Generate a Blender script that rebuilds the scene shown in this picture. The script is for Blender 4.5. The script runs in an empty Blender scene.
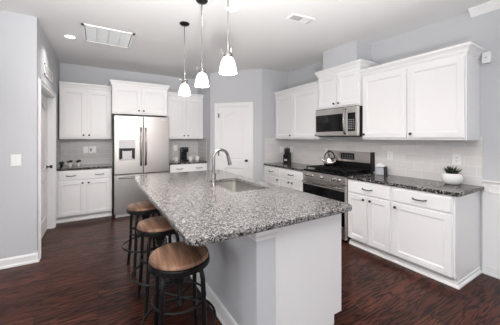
import bpy, bmesh, math, random
from mathutils import Vector, Matrix, Euler
random.seed(7)
PI = math.pi
SC = bpy.context.scene
COL = SC.collection
H = 2.83

# ------------------------------------------------------------------ camera
cd = bpy.data.cameras.new('camera')
cam = bpy.data.objects.new('camera', cd); COL.objects.link(cam)
cd.sensor_width = 36.0; cd.lens = 36.0 * 251 / 500
cd.shift_y = -24.5 / 500
cd.clip_start = 0.05
cam.location = (0, 0, 1.43)
cam.rotation_euler = (PI / 2, 0, -math.atan2(152, 251))
SC.camera = cam

# ------------------------------------------------------------------ world and light
w = bpy.data.worlds.new('world'); SC.world = w; w.use_nodes = True
bg = w.node_tree.nodes['Background']
bg.inputs['Color'].default_value = (0.93, 0.96, 1.0, 1); bg.inputs['Strength'].default_value = 1.0

def area(name, loc, rot, sx, sy, power, col=(1, 1, 1), shape='RECTANGLE', spread=PI):
    l = bpy.data.lights.new(name, 'AREA'); l.shape = shape; l.size = sx
    if shape in ('RECTANGLE', 'ELLIPSE'): l.size_y = sy
    l.energy = power; l.color = col; l.spread = spread
    o = bpy.data.objects.new(name, l); COL.objects.link(o)
    o.location = loc; o.rotation_euler = rot
    return o
DAY = (0.985, 0.99, 1.0)
# daylight through the living room windows (rear wall y=-3.4, left wall x=-3.4)
for i, x in enumerate((-2.0, 0.2, 2.3)):
    area('window_daylight', (x, -3.36, 1.45), (-PI / 2, 0, PI), 1.5, 1.7, 20, DAY)
for i, y in enumerate((-1.8, 0.6)):
    area('window_daylight', (-3.36, y, 1.45), (PI / 2, 0, -PI / 2), 1.5, 1.7, 36, DAY)
# added fill light pointing up to brighten the ceiling, no such lamp in the room
area('added_ceiling_fill', (-.1, -.5, .8), (PI - math.radians(26), 0, math.radians(-17)), .5, .5, 168, (1, .985, .97), spread=math.radians(108))
area('added_back_fill', (-.3, -.4, 2.3), (math.radians(84), 0, math.radians(-13)), .9, .9, 9.5, (1, .95, .91), spread=math.radians(46))  # added soft fill for the back cabinets, an invented source
SC.view_settings.view_transform = 'Standard'
SC.view_settings.look = 'None'
SC.view_settings.gamma = 1.0
SC.view_settings.use_curve_mapping = False
SC.view_settings.exposure = -0.22

# ------------------------------------------------------------------ materials
def lin(c):
    return tuple(((v / 255) / 12.92 if v / 255 <= .04045 else ((v / 255 + .055) / 1.055) ** 2.4) for v in c)
def mat(name, rgb, rough=.5, metal=0, spec=.5, bump=0, bscale=60, coat=0):
    m = bpy.data.materials.new(name); m.use_nodes = True
    nt = m.node_tree; b = nt.nodes['Principled BSDF']
    b.inputs['Base Color'].default_value = (*lin(rgb), 1)
    b.inputs['Roughness'].default_value = rough; b.inputs['Metallic'].default_value = metal
    b.inputs['Specular IOR Level'].default_value = spec
    b.inputs['Coat Weight'].default_value = coat
    n = nt.nodes.new('ShaderNodeTexNoise'); n.inputs['Scale'].default_value = bscale
    tc = nt.nodes.new('ShaderNodeTexCoord'); nt.links.new(tc.outputs['Object'], n.inputs['Vector'])
    if bump:
        bp = nt.nodes.new('ShaderNodeBump'); bp.inputs['Strength'].default_value = bump; bp.inputs['Distance'].default_value = .002
        nt.links.new(n.outputs['Fac'], bp.inputs['Height']); nt.links.new(bp.outputs['Normal'], b.inputs['Normal'])
    else:
        mr = nt.nodes.new('ShaderNodeMapRange'); mr.inputs['To Min'].default_value = max(0, rough - .03); mr.inputs['To Max'].default_value = min(1, rough + .03)
        nt.links.new(n.outputs['Fac'], mr.inputs['Value']); nt.links.new(mr.outputs['Result'], b.inputs['Roughness'])
    return m

def ramp(nt, stops):
    r = nt.nodes.new('ShaderNodeValToRGB'); e = r.color_ramp.elements
    e[0].position = stops[0][0]; e[0].color = (*lin(stops[0][1]), 1)
    e[1].position = stops[-1][0]; e[1].color = (*lin(stops[-1][1]), 1)
    for p, c in stops[1:-1]:
        x = e.new(p); x.color = (*lin(c), 1)
    return r

def granite(name, stops, scale=1.0, rough=.12):
    m = bpy.data.materials.new(name); m.use_nodes = True; nt = m.node_tree; b = nt.nodes['Principled BSDF']
    L = nt.links.new
    tc = nt.nodes.new('ShaderNodeTexCoord')
    wn = nt.nodes.new('ShaderNodeTexNoise'); wn.inputs['Scale'].default_value = 55 * scale; wn.inputs['Detail'].default_value = 2
    L(tc.outputs['Object'], wn.inputs['Vector'])
    ad = nt.nodes.new('ShaderNodeVectorMath'); ad.operation = 'MULTIPLY_ADD'
    ad.inputs[1].default_value = (.007, .007, .007)
    L(wn.outputs['Color'], ad.inputs[0]); L(tc.outputs['Object'], ad.inputs[2])
    v = nt.nodes.new('ShaderNodeTexVoronoi'); v.inputs['Scale'].default_value = 88 * scale
    L(ad.outputs[0], v.inputs['Vector'])
    sp = nt.nodes.new('ShaderNodeSeparateColor'); L(v.outputs['Color'], sp.inputs[0])
    n2 = nt.nodes.new('ShaderNodeTexNoise'); n2.inputs['Scale'].default_value = 16 * scale; n2.inputs['Detail'].default_value = 3
    L(tc.outputs['Object'], n2.inputs['Vector'])
    mx = nt.nodes.new('ShaderNodeMix'); mx.inputs[0].default_value = .22
    L(sp.outputs[0], mx.inputs[2]); L(n2.outputs['Fac'], mx.inputs[3])
    r = ramp(nt, stops); r.color_ramp.interpolation = 'LINEAR'
    L(mx.outputs[0], r.inputs[0]); L(r.outputs[0], b.inputs['Base Color'])
    b.inputs['Roughness'].default_value = rough
    b.inputs['Specular IOR Level'].default_value = .5 if name.startswith('island') else .22
    return m

def tile(name, axis, rgb, grout, tw=.21, th=.102):
    m = bpy.data.materials.new(name); m.use_nodes = True; nt = m.node_tree; b = nt.nodes['Principled BSDF']
    L = nt.links.new
    tc = nt.nodes.new('ShaderNodeTexCoord'); s = nt.nodes.new('ShaderNodeSeparateXYZ'); L(tc.outputs['Object'], s.inputs[0])
    c = nt.nodes.new('ShaderNodeCombineXYZ'); L(s.outputs[axis], c.inputs[0])
    sb = nt.nodes.new('ShaderNodeMath'); sb.operation = 'SUBTRACT'; sb.inputs[1].default_value = .915 - th * 8
    L(s.outputs[2], sb.inputs[0]); L(sb.outputs[0], c.inputs[1])
    br = nt.nodes.new('ShaderNodeTexBrick'); br.inputs['Scale'].default_value = 1
    br.inputs['Brick Width'].default_value = tw; br.inputs['Row Height'].default_value = th
    br.inputs['Mortar Size'].default_value = .0022; br.inputs['Mortar Smooth'].default_value = .2
    br.inputs['Color1'].default_value = (*lin(rgb), 1)
    br.inputs['Color2'].default_value = (*lin(tuple(x - 7 for x in rgb)), 1)
    br.inputs['Mortar'].default_value = (*lin(grout), 1)
    L(c.outputs[0], br.inputs['Vector']); L(br.outputs['Color'], b.inputs['Base Color'])
    bp = nt.nodes.new('ShaderNodeBump'); bp.inputs['Strength'].default_value = .5; bp.inputs['Distance'].default_value = .002; bp.invert = True
    L(br.outputs['Fac'], bp.inputs['Height']); L(bp.outputs['Normal'], b.inputs['Normal'])
    b.inputs['Roughness'].default_value = .22
    return m

def floor_mat():
    m = bpy.data.materials.new('hardwood_floor'); m.use_nodes = True; nt = m.node_tree; b = nt.nodes['Principled BSDF']
    L = nt.links.new; N = nt.nodes.new
    tc = N('ShaderNodeTexCoord')
    br = N('ShaderNodeTexBrick'); br.inputs['Scale'].default_value = 1
    br.inputs['Brick Width'].default_value = 1.15; br.inputs['Row Height'].default_value = .125
    br.offset = .37; br.offset_frequency = 2
    br.inputs['Mortar Size'].default_value = .0026; br.inputs['Mortar Smooth'].default_value = .1
    br.inputs['Color1'].default_value = (0, 0, 0, 1); br.inputs['Color2'].default_value = (1, 1, 1, 1)
    br.inputs['Mortar'].default_value = (.5, .5, .5, 1)
    L(tc.outputs['Object'], br.inputs['Vector'])
    # per plank shift of the grain
    sc = N('ShaderNodeVectorMath'); sc.operation = 'MULTIPLY'; sc.inputs[1].default_value = (1.4, 11, 1)
    L(tc.outputs['Object'], sc.inputs[0])
    ma = N('ShaderNodeVectorMath'); ma.operation = 'MULTIPLY_ADD'; ma.inputs[1].default_value = (37, 23, 11)
    L(br.outputs['Color'], ma.inputs[0]); L(sc.outputs[0], ma.inputs[2])
    n = N('ShaderNodeTexNoise'); n.inputs['Scale'].default_value = 1.25; n.inputs['Detail'].default_value = 2.5; n.inputs['Roughness'].default_value = .45
    n.inputs['Distortion'].default_value = .35
    L(ma.outputs[0], n.inputs['Vector'])
    mu = N('ShaderNodeMath'); mu.operation = 'MULTIPLY'; mu.inputs[1].default_value = 50; L(n.outputs['Fac'], mu.inputs[0])
    sn = N('ShaderNodeMath'); sn.operation = 'SINE'; L(mu.outputs[0], sn.inputs[0])
    f = N('ShaderNodeTexNoise'); f.inputs['Scale'].default_value = 6; f.inputs['Detail'].default_value = 4; L(ma.outputs[0], f.inputs['Vector'])
    mr = N('ShaderNodeMapRange'); mr.inputs['From Min'].default_value = -1; mr.inputs['From Max'].default_value = 1
    L(sn.outputs[0], mr.inputs['Value'])
    mx = N('ShaderNodeMix'); mx.inputs[0].default_value = .38; pw = N('ShaderNodeMath'); pw.operation = 'POWER'; pw.inputs[1].default_value = .38; L(mr.outputs[0], pw.inputs[0]); L(pw.outputs[0], mx.inputs[2]); L(f.outputs['Fac'], mx.inputs[3])
    r = ramp(nt, [(0.28, (12, 7, 6)), (.40, (38, 19, 16)), (.58, (66, 34, 27)), (.9, (98, 56, 44))])
    L(mx.outputs[0], r.inputs[0])
    hs = N('ShaderNodeHueSaturation'); L(r.outputs[0], hs.inputs['Color'])
    mv = N('ShaderNodeMapRange'); mv.inputs['To Min'].default_value = .52; mv.inputs['To Max'].default_value = 1.15
    L(br.outputs['Color'], mv.inputs['Value']); L(mv.outputs[0], hs.inputs['Value'])
    m2 = N('ShaderNodeMix'); m2.data_type = 'RGBA'; L(br.outputs['Fac'], m2.inputs[0]); L(hs.outputs[0], m2.inputs[6])
    m2.inputs[7].default_value = (*lin((24, 14, 12)), 1)
    L(m2.outputs[2], b.inputs['Base Color'])
    b.inputs['Roughness'].default_value = .3; b.inputs['Specular IOR Level'].default_value = .13
    bp = N('ShaderNodeBump'); bp.inputs['Strength'].default_value = .15; bp.inputs['Distance'].default_value = .001
    L(mx.outputs[0], bp.inputs['Height']); L(bp.outputs['Normal'], b.inputs['Normal'])
    return m

def wood_seat():
    m = bpy.data.materials.new('seat_wood'); m.use_nodes = True; nt = m.node_tree; b = nt.nodes['Principled BSDF']
    L = nt.links.new; N = nt.nodes.new
    tc = N('ShaderNodeTexCoord'); mp = N('ShaderNodeMapping'); mp.inputs['Scale'].default_value = (26, 2.6, 6); mp.inputs['Rotation'].default_value = (0, 0, .5)
    L(tc.outputs['Object'], mp.inputs[0])
    n = N('ShaderNodeTexNoise'); n.inputs['Scale'].default_value = 1.0; n.inputs['Detail'].default_value = 6; n.inputs['Distortion'].default_value = .6
    L(mp.outputs[0], n.inputs['Vector'])
    r = ramp(nt, [(.3, (76, 52, 40)), (.5, (134, 98, 76)), (.72, (172, 136, 110))])
    L(n.outputs['Fac'], r.inputs[0]); L(r.outputs[0], b.inputs['Base Color']); b.inputs['Roughness'].default_value = .42
    return m

def steel(name, rgb, rough, axis=2, aniso=.0):
    m = bpy.data.materials.new(name); m.use_nodes = True; nt = m.node_tree; b = nt.nodes['Principled BSDF']
    L = nt.links.new; N = nt.nodes.new
    b.inputs['Base Color'].default_value = (*lin(rgb), 1); b.inputs['Metallic'].default_value = 1
    tc = N('ShaderNodeTexCoord'); mp = N('ShaderNodeMapping')
    s = [300, 300, 300]; s[axis] = 4
    mp.inputs['Scale'].default_value = s
    L(tc.outputs['Object'], mp.inputs[0]); n = N('ShaderNodeTexNoise'); n.inputs['Scale'].default_value = 1
    L(mp.outputs[0], n.inputs['Vector'])
    mr = N('ShaderNodeMapRange'); mr.inputs['To Min'].default_value = rough - .02; mr.inputs['To Max'].default_value = rough + .02
    L(n.outputs['Fac'], mr.inputs['Value']); L(mr.outputs[0], b.inputs['Roughness'])
    return m

def emit(name, rgb, strength, base=(240, 240, 240)):
    m = mat(name, base, .3)
    b = m.node_tree.nodes['Principled BSDF']
    b.inputs['Emission Color'].default_value = (*lin(rgb), 1); b.inputs['Emission Strength'].default_value = strength
    return m

M = dict(
    wall=mat('wall_paint', (198, 200, 204), .85, bump=.12, bscale=180),
    ceil=mat('ceiling_paint', (232, 232, 232), .9, bump=.25, bscale=120),
    trim=mat('trim_paint', (238, 238, 239), .38),
    cab=mat('cabinet_paint', (238, 238, 239), .36),
    floor=floor_mat(),
    granite=granite('island_granite', [(.12, (28, 27, 27)), (.28, (64, 62, 62)), (.45, (98, 96, 95)), (.62, (124, 122, 121)), (.86, (158, 156, 155))], 1.5, .14),
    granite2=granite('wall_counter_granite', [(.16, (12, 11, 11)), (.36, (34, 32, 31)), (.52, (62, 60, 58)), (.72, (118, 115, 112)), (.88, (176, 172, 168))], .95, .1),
    tile_r=tile('tile_right_wall', 1, (224, 222, 221), (236, 235, 234)),
    tile_c_shade=tile('tile_rear_wall_shaded', 0, (196, 195, 195), (224, 223, 222)),  # darker copy of the pale tile, rear shade put into its colour
    tile_d_shade=tile('tile_rear_niche_side_shaded', 1, (196, 195, 195), (224, 223, 222)),  # same shade-darkened tile colour, for the side walls at the rear
    tile_b=tile('tile_back_wall', 0, (224, 222, 221), (236, 235, 234)),
    steel=steel('stainless_steel', (180, 177, 175), .42, 2),
    steel_h=steel('stainless_steel_brushed_sideways', (216, 212, 209), .28, 1),
    sink=mat('sink_steel', (205, 203, 201), .3, 1),
    polished=mat('polished_steel', (214, 208, 204), .14, 1),
    chrome=mat('brushed_nickel', (150, 147, 144), .26, 1),
    nickel=mat('dark_nickel', (70, 67, 66), .34, 1),
    black=mat('black_plastic', (14, 14, 15), .35, spec=.3),
    bglass=mat('black_glass', (8, 9, 11), .08, spec=.4),
    iron=mat('black_iron', (16, 16, 18), .38, .3),
    castiron=mat('cast_iron', (14, 14, 15), .6, spec=.3, bump=.3),
    seat=wood_seat(),
    white=mat('white_plastic', (240, 240, 240), .35),
    ceramic=mat('white_ceramic', (240, 240, 238), .25),
    grey=mat('grey_fabric', (176, 178, 186), .85, bump=.4, bscale=300),
    tissue=mat('tissue_paper', (246, 246, 246), .9, bump=.3, bscale=90),
    leaf=mat('dark_green_leaf', (48, 58, 46), .5),
    soil=mat('soil', (42, 34, 28), .95, bump=.6),
    shade=emit('lit_frosted_glass', (255, 250, 244), 1.6),
    lamp=emit('lit_lamp_diffuser', (255, 251, 246), 3.2),
    gasket=mat('dark_gap', (26, 26, 28), .7),
    ventdark=mat('vent_interior', (92, 92, 94), .8),
    panel=mat('filter_media', (236, 240, 242), .8, bump=.3, bscale=200),
    slotgrey=mat('outlet_face_grey', (120, 120, 122), .5),
    display=mat('display_glass', (30, 34, 40), .12),
    mark=mat('button_marks', (190, 192, 196), .5),
    pewter=mat('pale_grey_plastic', (196, 197, 199), .3),
)

# ------------------------------------------------------------------ mesh helpers
class MB:
    def __init__(self): self.bm = bmesh.new()
    def box(self, x0, x1, y0, y1, z0, z1, bev=0):
        x0, x1 = sorted((x0, x1)); y0, y1 = sorted((y0, y1)); z0, z1 = sorted((z0, z1))
        r = bmesh.ops.create_cube(self.bm, size=1)
        for v in r['verts']:
            v.co = Vector(((x0 + x1) / 2 + v.co.x * (x1 - x0), (y0 + y1) / 2 + v.co.y * (y1 - y0), (z0 + z1) / 2 + v.co.z * (z1 - z0)))
        if bev:
            es = {e for v in r['verts'] for e in v.link_edges}
            bmesh.ops.bevel(self.bm, geom=list(es), offset=bev, segments=2, profile=.5, affect='EDGES')
        return self
    def quad(self, *pts):
        self.bm.faces.new([self.bm.verts.new(p) for p in pts]); return self
    def lathe(self, prof, n=24, cx=0, cy=0, ax='z', origin=None):
        """prof: list of (radius, height) along axis"""
        o = Vector(origin) if origin else Vector((cx, cy, 0))
        rings = []
        for r, h in prof:
            ring = []
            for i in range(n):
                a = 2 * PI * i / n
                c, s = math.cos(a) * r, math.sin(a) * r
                p = {'z': Vector((c, s, h)), 'y': Vector((s, h, c)), 'x': Vector((h, c, s))}[ax]
                ring.append(self.bm.verts.new(o + p))
            rings.append(ring)
        for a, b in zip(rings, rings[1:]):
            for i in range(n):
                self.bm.faces.new((a[i], a[(i + 1) % n], b[(i + 1) % n], b[i]))
        if prof[0][0] > 1e-4: self.bm.faces.new(rings[0][::-1])
        if prof[-1][0] > 1e-4: self.bm.faces.new(rings[-1])
        return self
    def tube(self, pts, r, n=10, closed=False, flat=None):
        pts = [Vector(p) for p in pts]; N = len(pts); rings = []
        rs = r if isinstance(r, (list, tuple)) else [r] * N
        up = None
        for i, p in enumerate(pts):
            if closed: t = pts[(i + 1) % N] - pts[i - 1]
            else: t = pts[min(i + 1, N - 1)] - pts[max(i - 1, 0)]
            t.normalize()
            if up is None:
                up = Vector((0, 0, 1)) if abs(t.z) < .9 else Vector((1, 0, 0))
            s = t.cross(up); s.normalize(); up = s.cross(t); up.normalize()
            f = flat or 1
            rings.append([self.bm.verts.new(p + (s * math.cos(2 * PI * k / n) * f + up * math.sin(2 * PI * k / n)) * rs[i]) for k in range(n)])
        rng = range(N) if closed else range(N - 1)
        for i in rng:
            a, b = rings[i], rings[(i + 1) % N]
            for k in range(n): self.bm.faces.new((a[k], a[(k + 1) % n], b[(k + 1) % n], b[k]))
        if not closed:
            self.bm.faces.new(rings[0][::-1]); self.bm.faces.new(rings[-1])
        return self
    def sweep(self, path, prof, closed=False):
        """path: list of (x,y), outward side is to the RIGHT of travel; prof: closed list of (out,z)"""
        P = [Vector((x, y)) for x, y in path]; n = len(P); rings = []
        for i in range(n):
            d = []
            if i > 0 or closed: d.append((P[i] - P[i - 1]).normalized())
            if i < n - 1 or closed: d.append((P[(i + 1) % n] - P[i]).normalized())
            ns = [Vector((v.y, -v.x)) for v in d]
            m = sum(ns, Vector((0, 0))); m.normalize(); k = 1 / max(.3, m.dot(ns[0]))
            rings.append([self.bm.verts.new((P[i].x + m.x * o * k, P[i].y + m.y * o * k, z)) for o, z in prof])
        L = len(prof)
        for i in (range(n) if closed else range(n - 1)):
            a, b = rings[i], rings[(i + 1) % n]
            for k in range(L): self.bm.faces.new((a[k], a[(k + 1) % L], b[(k + 1) % L], b[k]))
        if not closed: self.bm.faces.new(rings[0]); self.bm.faces.new(rings[-1][::-1])
        return self
    def rings(self, x0, x1, z0, z1, prof, yb):
        """rectangular face built of inset rings in the xz plane; prof: (inset, y) from the outside; yb: back y"""
        rr = []
        for ins, y in [(prof[0][0], yb)] + list(prof):
            rr.append([self.bm.verts.new(p) for p in ((x0 + ins, y, z0 + ins), (x1 - ins, y, z0 + ins), (x1 - ins, y, z1 - ins), (x0 + ins, y, z1 - ins))])
        for a, b in zip(rr, rr[1:]):
            for k in range(4): self.bm.faces.new((a[k], a[(k + 1) % 4], b[(k + 1) % 4], b[k]))
        self.bm.faces.new(rr[0]); self.bm.faces.new(rr[-1][::-1])
        return self
    def plate(self, outline, z0, z1, hole=None, holes=()):
        """extruded 2D outline, optionally with a hole"""
        bm = self.bm
        loops = [outline] + ([hole] if hole else []) + list(holes)
        es = []
        for lp in loops:
            vs = [bm.verts.new((x, y, z0)) for x, y in lp]
            es += [bm.edges.new((vs[i], vs[(i + 1) % len(vs)])) for i in range(len(vs))]
        g = bmesh.ops.triangle_fill(bm, use_beauty=True, use_dissolve=True, edges=es)
        fs = [f for f in g['geom'] if isinstance(f, bmesh.types.BMFace)]
        ex = bmesh.ops.extrude_face_region(bm, geom=fs)
        for v in ex['geom']:
            if isinstance(v, bmesh.types.BMVert): v.co.z = z1
        return self
    def xform(self, mtx):
        bmesh.ops.transform(self.bm, matrix=mtx, verts=self.bm.verts); return self
    def build(self, name, m, parent=None, smooth=False, bevel=0, kind=None, label=None, cat=None, group=None, loc=None):
        bmesh.ops.recalc_face_normals(self.bm, faces=self.bm.faces)
        me = bpy.data.meshes.new(name); self.bm.to_mesh(me); self.bm.free()
        me.materials.append(m)
        if smooth:
            for p in me.polygons: p.use_smooth = True
            try: me.set_sharp_from_angle(angle=math.radians(38))
            except Exception: pass
        o = bpy.data.objects.new(name, me); COL.objects.link(o)
        if loc: o.location = loc
        if parent: o.parent = parent
        if bevel:
            b = o.modifiers.new('bevel', 'BEVEL'); b.width = bevel; b.segments = 2; b.limit_method = 'ANGLE'
        if kind: o['kind'] = kind
        if label: o['label'] = label
        if cat: o['category'] = cat
        if group: o['group'] = group
        return o

def empty(name, loc, rz=0, label=None, cat=None, group=None, kind=None):
    o = bpy.data.objects.new(name, None); COL.objects.link(o); o.empty_display_size = .1
    o.location = loc; o.rotation_euler = (0, 0, rz)
    if label: o['label'] = label
    if cat: o['category'] = cat
    if group: o['group'] = group
    if kind: o['kind'] = kind
    return o
def copy_tree(o, parent=None):
    c = o.copy(); COL.objects.link(c); c.parent = parent
    for ch in list(o.children): copy_tree(ch, c)
    return c
def S(name, mb, m, label=None, **k): return mb.build(name, m, kind='structure', label=label, **k)
def rrect(x0, x1, y0, y1, r, n=6, corners=(1, 1, 1, 1)):
    pts = []
    for (cx, cy, a0), on in zip(((x1 - r, y0 + r, -90), (x1 - r, y1 - r, 0), (x0 + r, y1 - r, 90), (x0 + r, y0 + r, 180)), corners):
        if on:
            for i in range(n + 1):
                a = math.radians(a0 + 90 * i / n); pts.append((cx + r * math.cos(a), cy + r * math.sin(a)))
        else:
            a = math.radians(a0 + 45); pts.append((cx + r * math.copysign(1, math.cos(a)), cy + r * math.copysign(1, math.sin(a))))
    return pts

XW = 3.5      # right wall
YB = 5.83     # back wall
XL = -.605    # left wall of the kitchen
YF = 3.76     # wall facing the camera on the left
YP = 4.21     # side of the pantry
XP = 2.07     # other side of the pantry
R90 = -PI / 2
# ------------------------------------------------------------------ the room
S('floor', MB().box(-3.52, XW + .12, -3.52, YB + .12, -.08, 0), M['floor'], 'dark reddish brown hardwood plank floor')
S('ceiling', MB().box(-3.52, XW + .12, -3.52, YB + .12, H, H + .1), M['ceil'], 'light grey painted ceiling')
S('wall_back', MB().box(XL - .12, XW, YB, YB + .12, 0, H), M['wall'], 'pale blue grey wall behind the refrigerator')
S('wall_right', MB().box(XW, XW + .12, -3.52, YB + .12, 0, H), M['wall'], 'pale blue grey wall behind the range')
# kitchen left wall with a doorway
DY0, DY1, DZ = 3.905, 5.03, 2.078
mb = MB().box(XL - .12, XL, YF, DY0, 0, H).box(XL - .12, XL, DY1, YB, 0, H).box(XL - .12, XL, DY0, DY1, DZ, H)
S('wall_left', mb, M['wall'], 'short grey wall with a doorway beside the left cabinets')
S('wall_front_left', MB().box(-3.4, XL - .12, YF, YF + .12, 0, H), M['wall'], 'pale blue grey wall with light switch at the left')
# pantry walls: straight pieces and the diagonal with the door hole
DG0 = Vector((2.06, 5.05)); DG1 = Vector((2.833, YP)); LEN = (DG1 - DG0).length; DGA = math.atan2(DG1.y - DG0.y, DG1.x - DG0.x)
S('wall_pantry_left', MB().box(XP, XP + .1, 5.045, YB, 0, H), M['wall'], 'narrow pantry wall beside the coffee counter')
S('wall_pantry_right', MB().box(2.835, XW, YP, YP + .1, 0, H), M['wall'], 'pantry wall beside the right hand cabinets')
px0, px1, pz = .178, .895, 2.10
mb = MB().box(0, px0, 0, .1, 0, H).box(px1, LEN, 0, .1, 0, H).box(px0, px1, 0, .1, pz, H)
o = S('wall_pantry_front', mb, M['wall'], 'diagonal wall around the white pantry door')
o.location = (DG0.x, DG0.y, 0); o.rotation_euler = (0, 0, DGA)
# living room shell behind the camera, with windows
def holed_wall(name, a0, a1, fixed, wins, along, label):
    mb = MB(); z0, z1 = .6, 2.3
    t = sorted((fixed, fixed + (-.12)))
    def seg(p, q, zz0, zz1):
        if along == 'x': mb.box(p, q, t[0], t[1], zz0, zz1)
        else: mb.box(t[0], t[1], p, q, zz0, zz1)
    cur = a0
    for c in wins:
        seg(cur, c - .75, 0, H); seg(c - .75, c + .75, 0, z0); seg(c - .75, c + .75, z1, H); cur = c + .75
    seg(cur, a1, 0, H)
    return S(name, mb, M['wall'], label)
holed_wall('wall_rear', -3.52, XW, -3.4, (-2.0, .2, 2.3), 'x', 'living room wall with windows behind the viewer')
holed_wall('wall_far_left', -3.52, YF + .12, -3.4, (-1.8, .6), 'y', 'living room side wall with windows')
def window(n, loc, rz):
    e = empty('window_%d' % n, loc, rz, 'white framed living room window', None, None, 'structure')
    mb = MB()
    mb.box(-.75, -.70, -.02, .06, .6, 2.3).box(.70, .75, -.02, .06, .6, 2.3).box(-.75, .75, -.02, .06, .6, .66).box(-.75, .75, -.02, .06, 2.24, 2.3).box(-.02, .02, 0, .05, .66, 2.24).box(-.7, .7, 0, .05, 1.42, 1.46)
    mb.build('window_frame', M['trim'], e)
for i, x in enumerate((-2.0, .2, 2.3)): window(i + 1, (x, -3.46, 0), 0)
for i, y in enumerate((-1.8, .6)): window(i + 4, (-3.46, y, 0), PI / 2)

# baseboards
BP = [(0, 0), (.022, 0), (.022, .018), (.014, .03), (.014, .085), (.009, .098), (.004, .106), (0, .106)]
S('baseboard_front_left', MB().sweep([(-3.4, YF), (XL, YF), (XL, DY0 - .065)][:3], BP), M['trim'], 'white baseboard under the light switch wall')
S('baseboard_right', MB().sweep([(XW, 1.0), (XW, -3.4)][::1], BP), M['trim'], 'white baseboard right of the end cabinet')
S('baseboard_rear', MB().sweep([(XW, -3.4), (-3.4, -3.4)], BP), M['trim'], 'white baseboard of the living room')
S('baseboard_far_left', MB().sweep([(-3.4, -3.4), (-3.4, YF)], BP), M['trim'], 'white baseboard of the far left wall')
for nm, a, b in (('baseboard_pantry_left', 0, .108), ('baseboard_pantry_right', .966, LEN)):
    o = S(nm, MB().sweep([(a, 0), (b, 0)], BP), M['trim'], 'short white baseboard beside the pantry door')
    o.location = (DG0.x, DG0.y, 0); o.rotation_euler = (0, 0, DGA)
# chair rail and wainscot on the right wall
mb = MB().box(XW - .012, XW, -3.3, 1.0, .106, .955).sweep([(XW - .0, 1.0), (XW, -3.3)], [(0, .95), (.016, .95), (.022, .965), (.03, .972), (.03, .984), (0, .984)])
S('trim_1', mb, M['trim'], 'white wainscot panel right of the end cabinet')
mb = MB()
for z in (.862, .934): mb.box(XW - .022, XW - .012, -3.2, .95, z - .006, z + .006)
mb.box(XW - .022, XW - .012, .938, .95, .856, .94)
S('trim_2', mb, M['trim'], 'narrow rectangular moulding on the white wainscot')
# crown moulding at the right end of the ceiling
CP = [(0, H), (0, H - .085), (.012, H - .085), (.02, H - .07), (.055, H - .03), (.07, H - .02), (.07, H)]
S('trim_3', MB().sweep([(XW, 1.10), (XW, -3.3)], CP), M['trim'], 'white crown moulding at the ceiling over the right wall')

# tile backsplashes
TZ0, TZ1 = .90, 1.43
S('backsplash_right', MB().box(XW - .009, XW, 1.0, YP, TZ0, TZ1 + .02), M['tile_r'], 'pale grey subway tile behind the range')
S('backsplash_pantry', MB().box(2.9, XW - .01, YP - .009, YP, TZ0, TZ1), M['tile_b'], 'pale grey subway tile beside the knife block')
S('backsplash_back_left', MB().box(XL, .23, YB - .009, YB, TZ0, TZ1), M['tile_c_shade'], 'grey subway tile tinted darker for shade behind the small potted plants')
S('backsplash_back_right', MB().box(1.25, XP, YB - .009, YB, TZ0, TZ1), M['tile_c_shade'], 'grey subway tile tinted darker for shade behind the coffee maker')
S('backsplash_coffee_side', MB().box(XP - .009, XP, 5.28, YB - .01, TZ0, TZ1), M['tile_d_shade'], 'grey subway tile tinted darker for shade right of the coffee maker')
S('backsplash_left_side', MB().box(XL, XL + .009, 5.28, YB - .01, TZ0, TZ1), M['tile_d_shade'], 'grey subway tile tinted darker for shade on the left wall by the potted plants')

# range hood-less duct chase over the microwave
S('trim_4', MB().box(3.15, XW, 2.27, 2.9, 2.50, H), M['wall'], 'blue grey duct box between microwave cabinet and ceiling')

# ------------------------------------------------------------------ hardware
def knob(parent, x, z, y=0, m=None):
    MB().lathe([(.0055, 0), (.0055, -.012), (.013, -.015), (.0165, -.022), (.014, -.029), (.006, -.033), (0, -.033)], 16, ax='y', origin=(x, y, z)).build('knob', m or M['nickel'], parent, True)
def pull(parent, x, z, y=0, half=.062):
    mb = MB()
    pts = [(x - half, y, z), (x - half, y - .016, z - .001), (x - half * .82, y - .024, z - .003)]
    for i in range(7):
        t = -0.65 + 1.3 * i / 6; pts.append((x + half * t, y - .027, z - .006 + .002 * t * t))
    pts += [(x + half * .82, y - .024, z - .003), (x + half, y - .016, z - .001), (x + half, y, z)]
    mb.tube(pts, .0062, 8)
    for s in (-1, 1): mb.lathe([(.008, 0), (.007, -.004), (.005, -.006)], 10, ax='y', origin=(x + s * half, y, z))
    mb.build('handle', M['nickel'], parent, True)
def shaker(name, x0, x1, z0, z1, parent, m=None, y=0, t=.02, st=.058):
    mb = MB().rings(x0, x1, z0, z1, [(0, y - t + .003), (.003, y - t), (st, y - t), (st + .004, y - t + .004), (st + .007, y - t + .004), (st + .012, y - t + .009)], y)
    return mb.build(name, m or M['cab'], parent)
def slab(name, x0, x1, z0, z1, parent, y=0, t=.02):
    return MB().rings(x0, x1, z0, z1, [(0, y - t + .006), (.006, y - t + .001), (.012, y - t)], y).build(name, M['cab'], parent)

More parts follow.
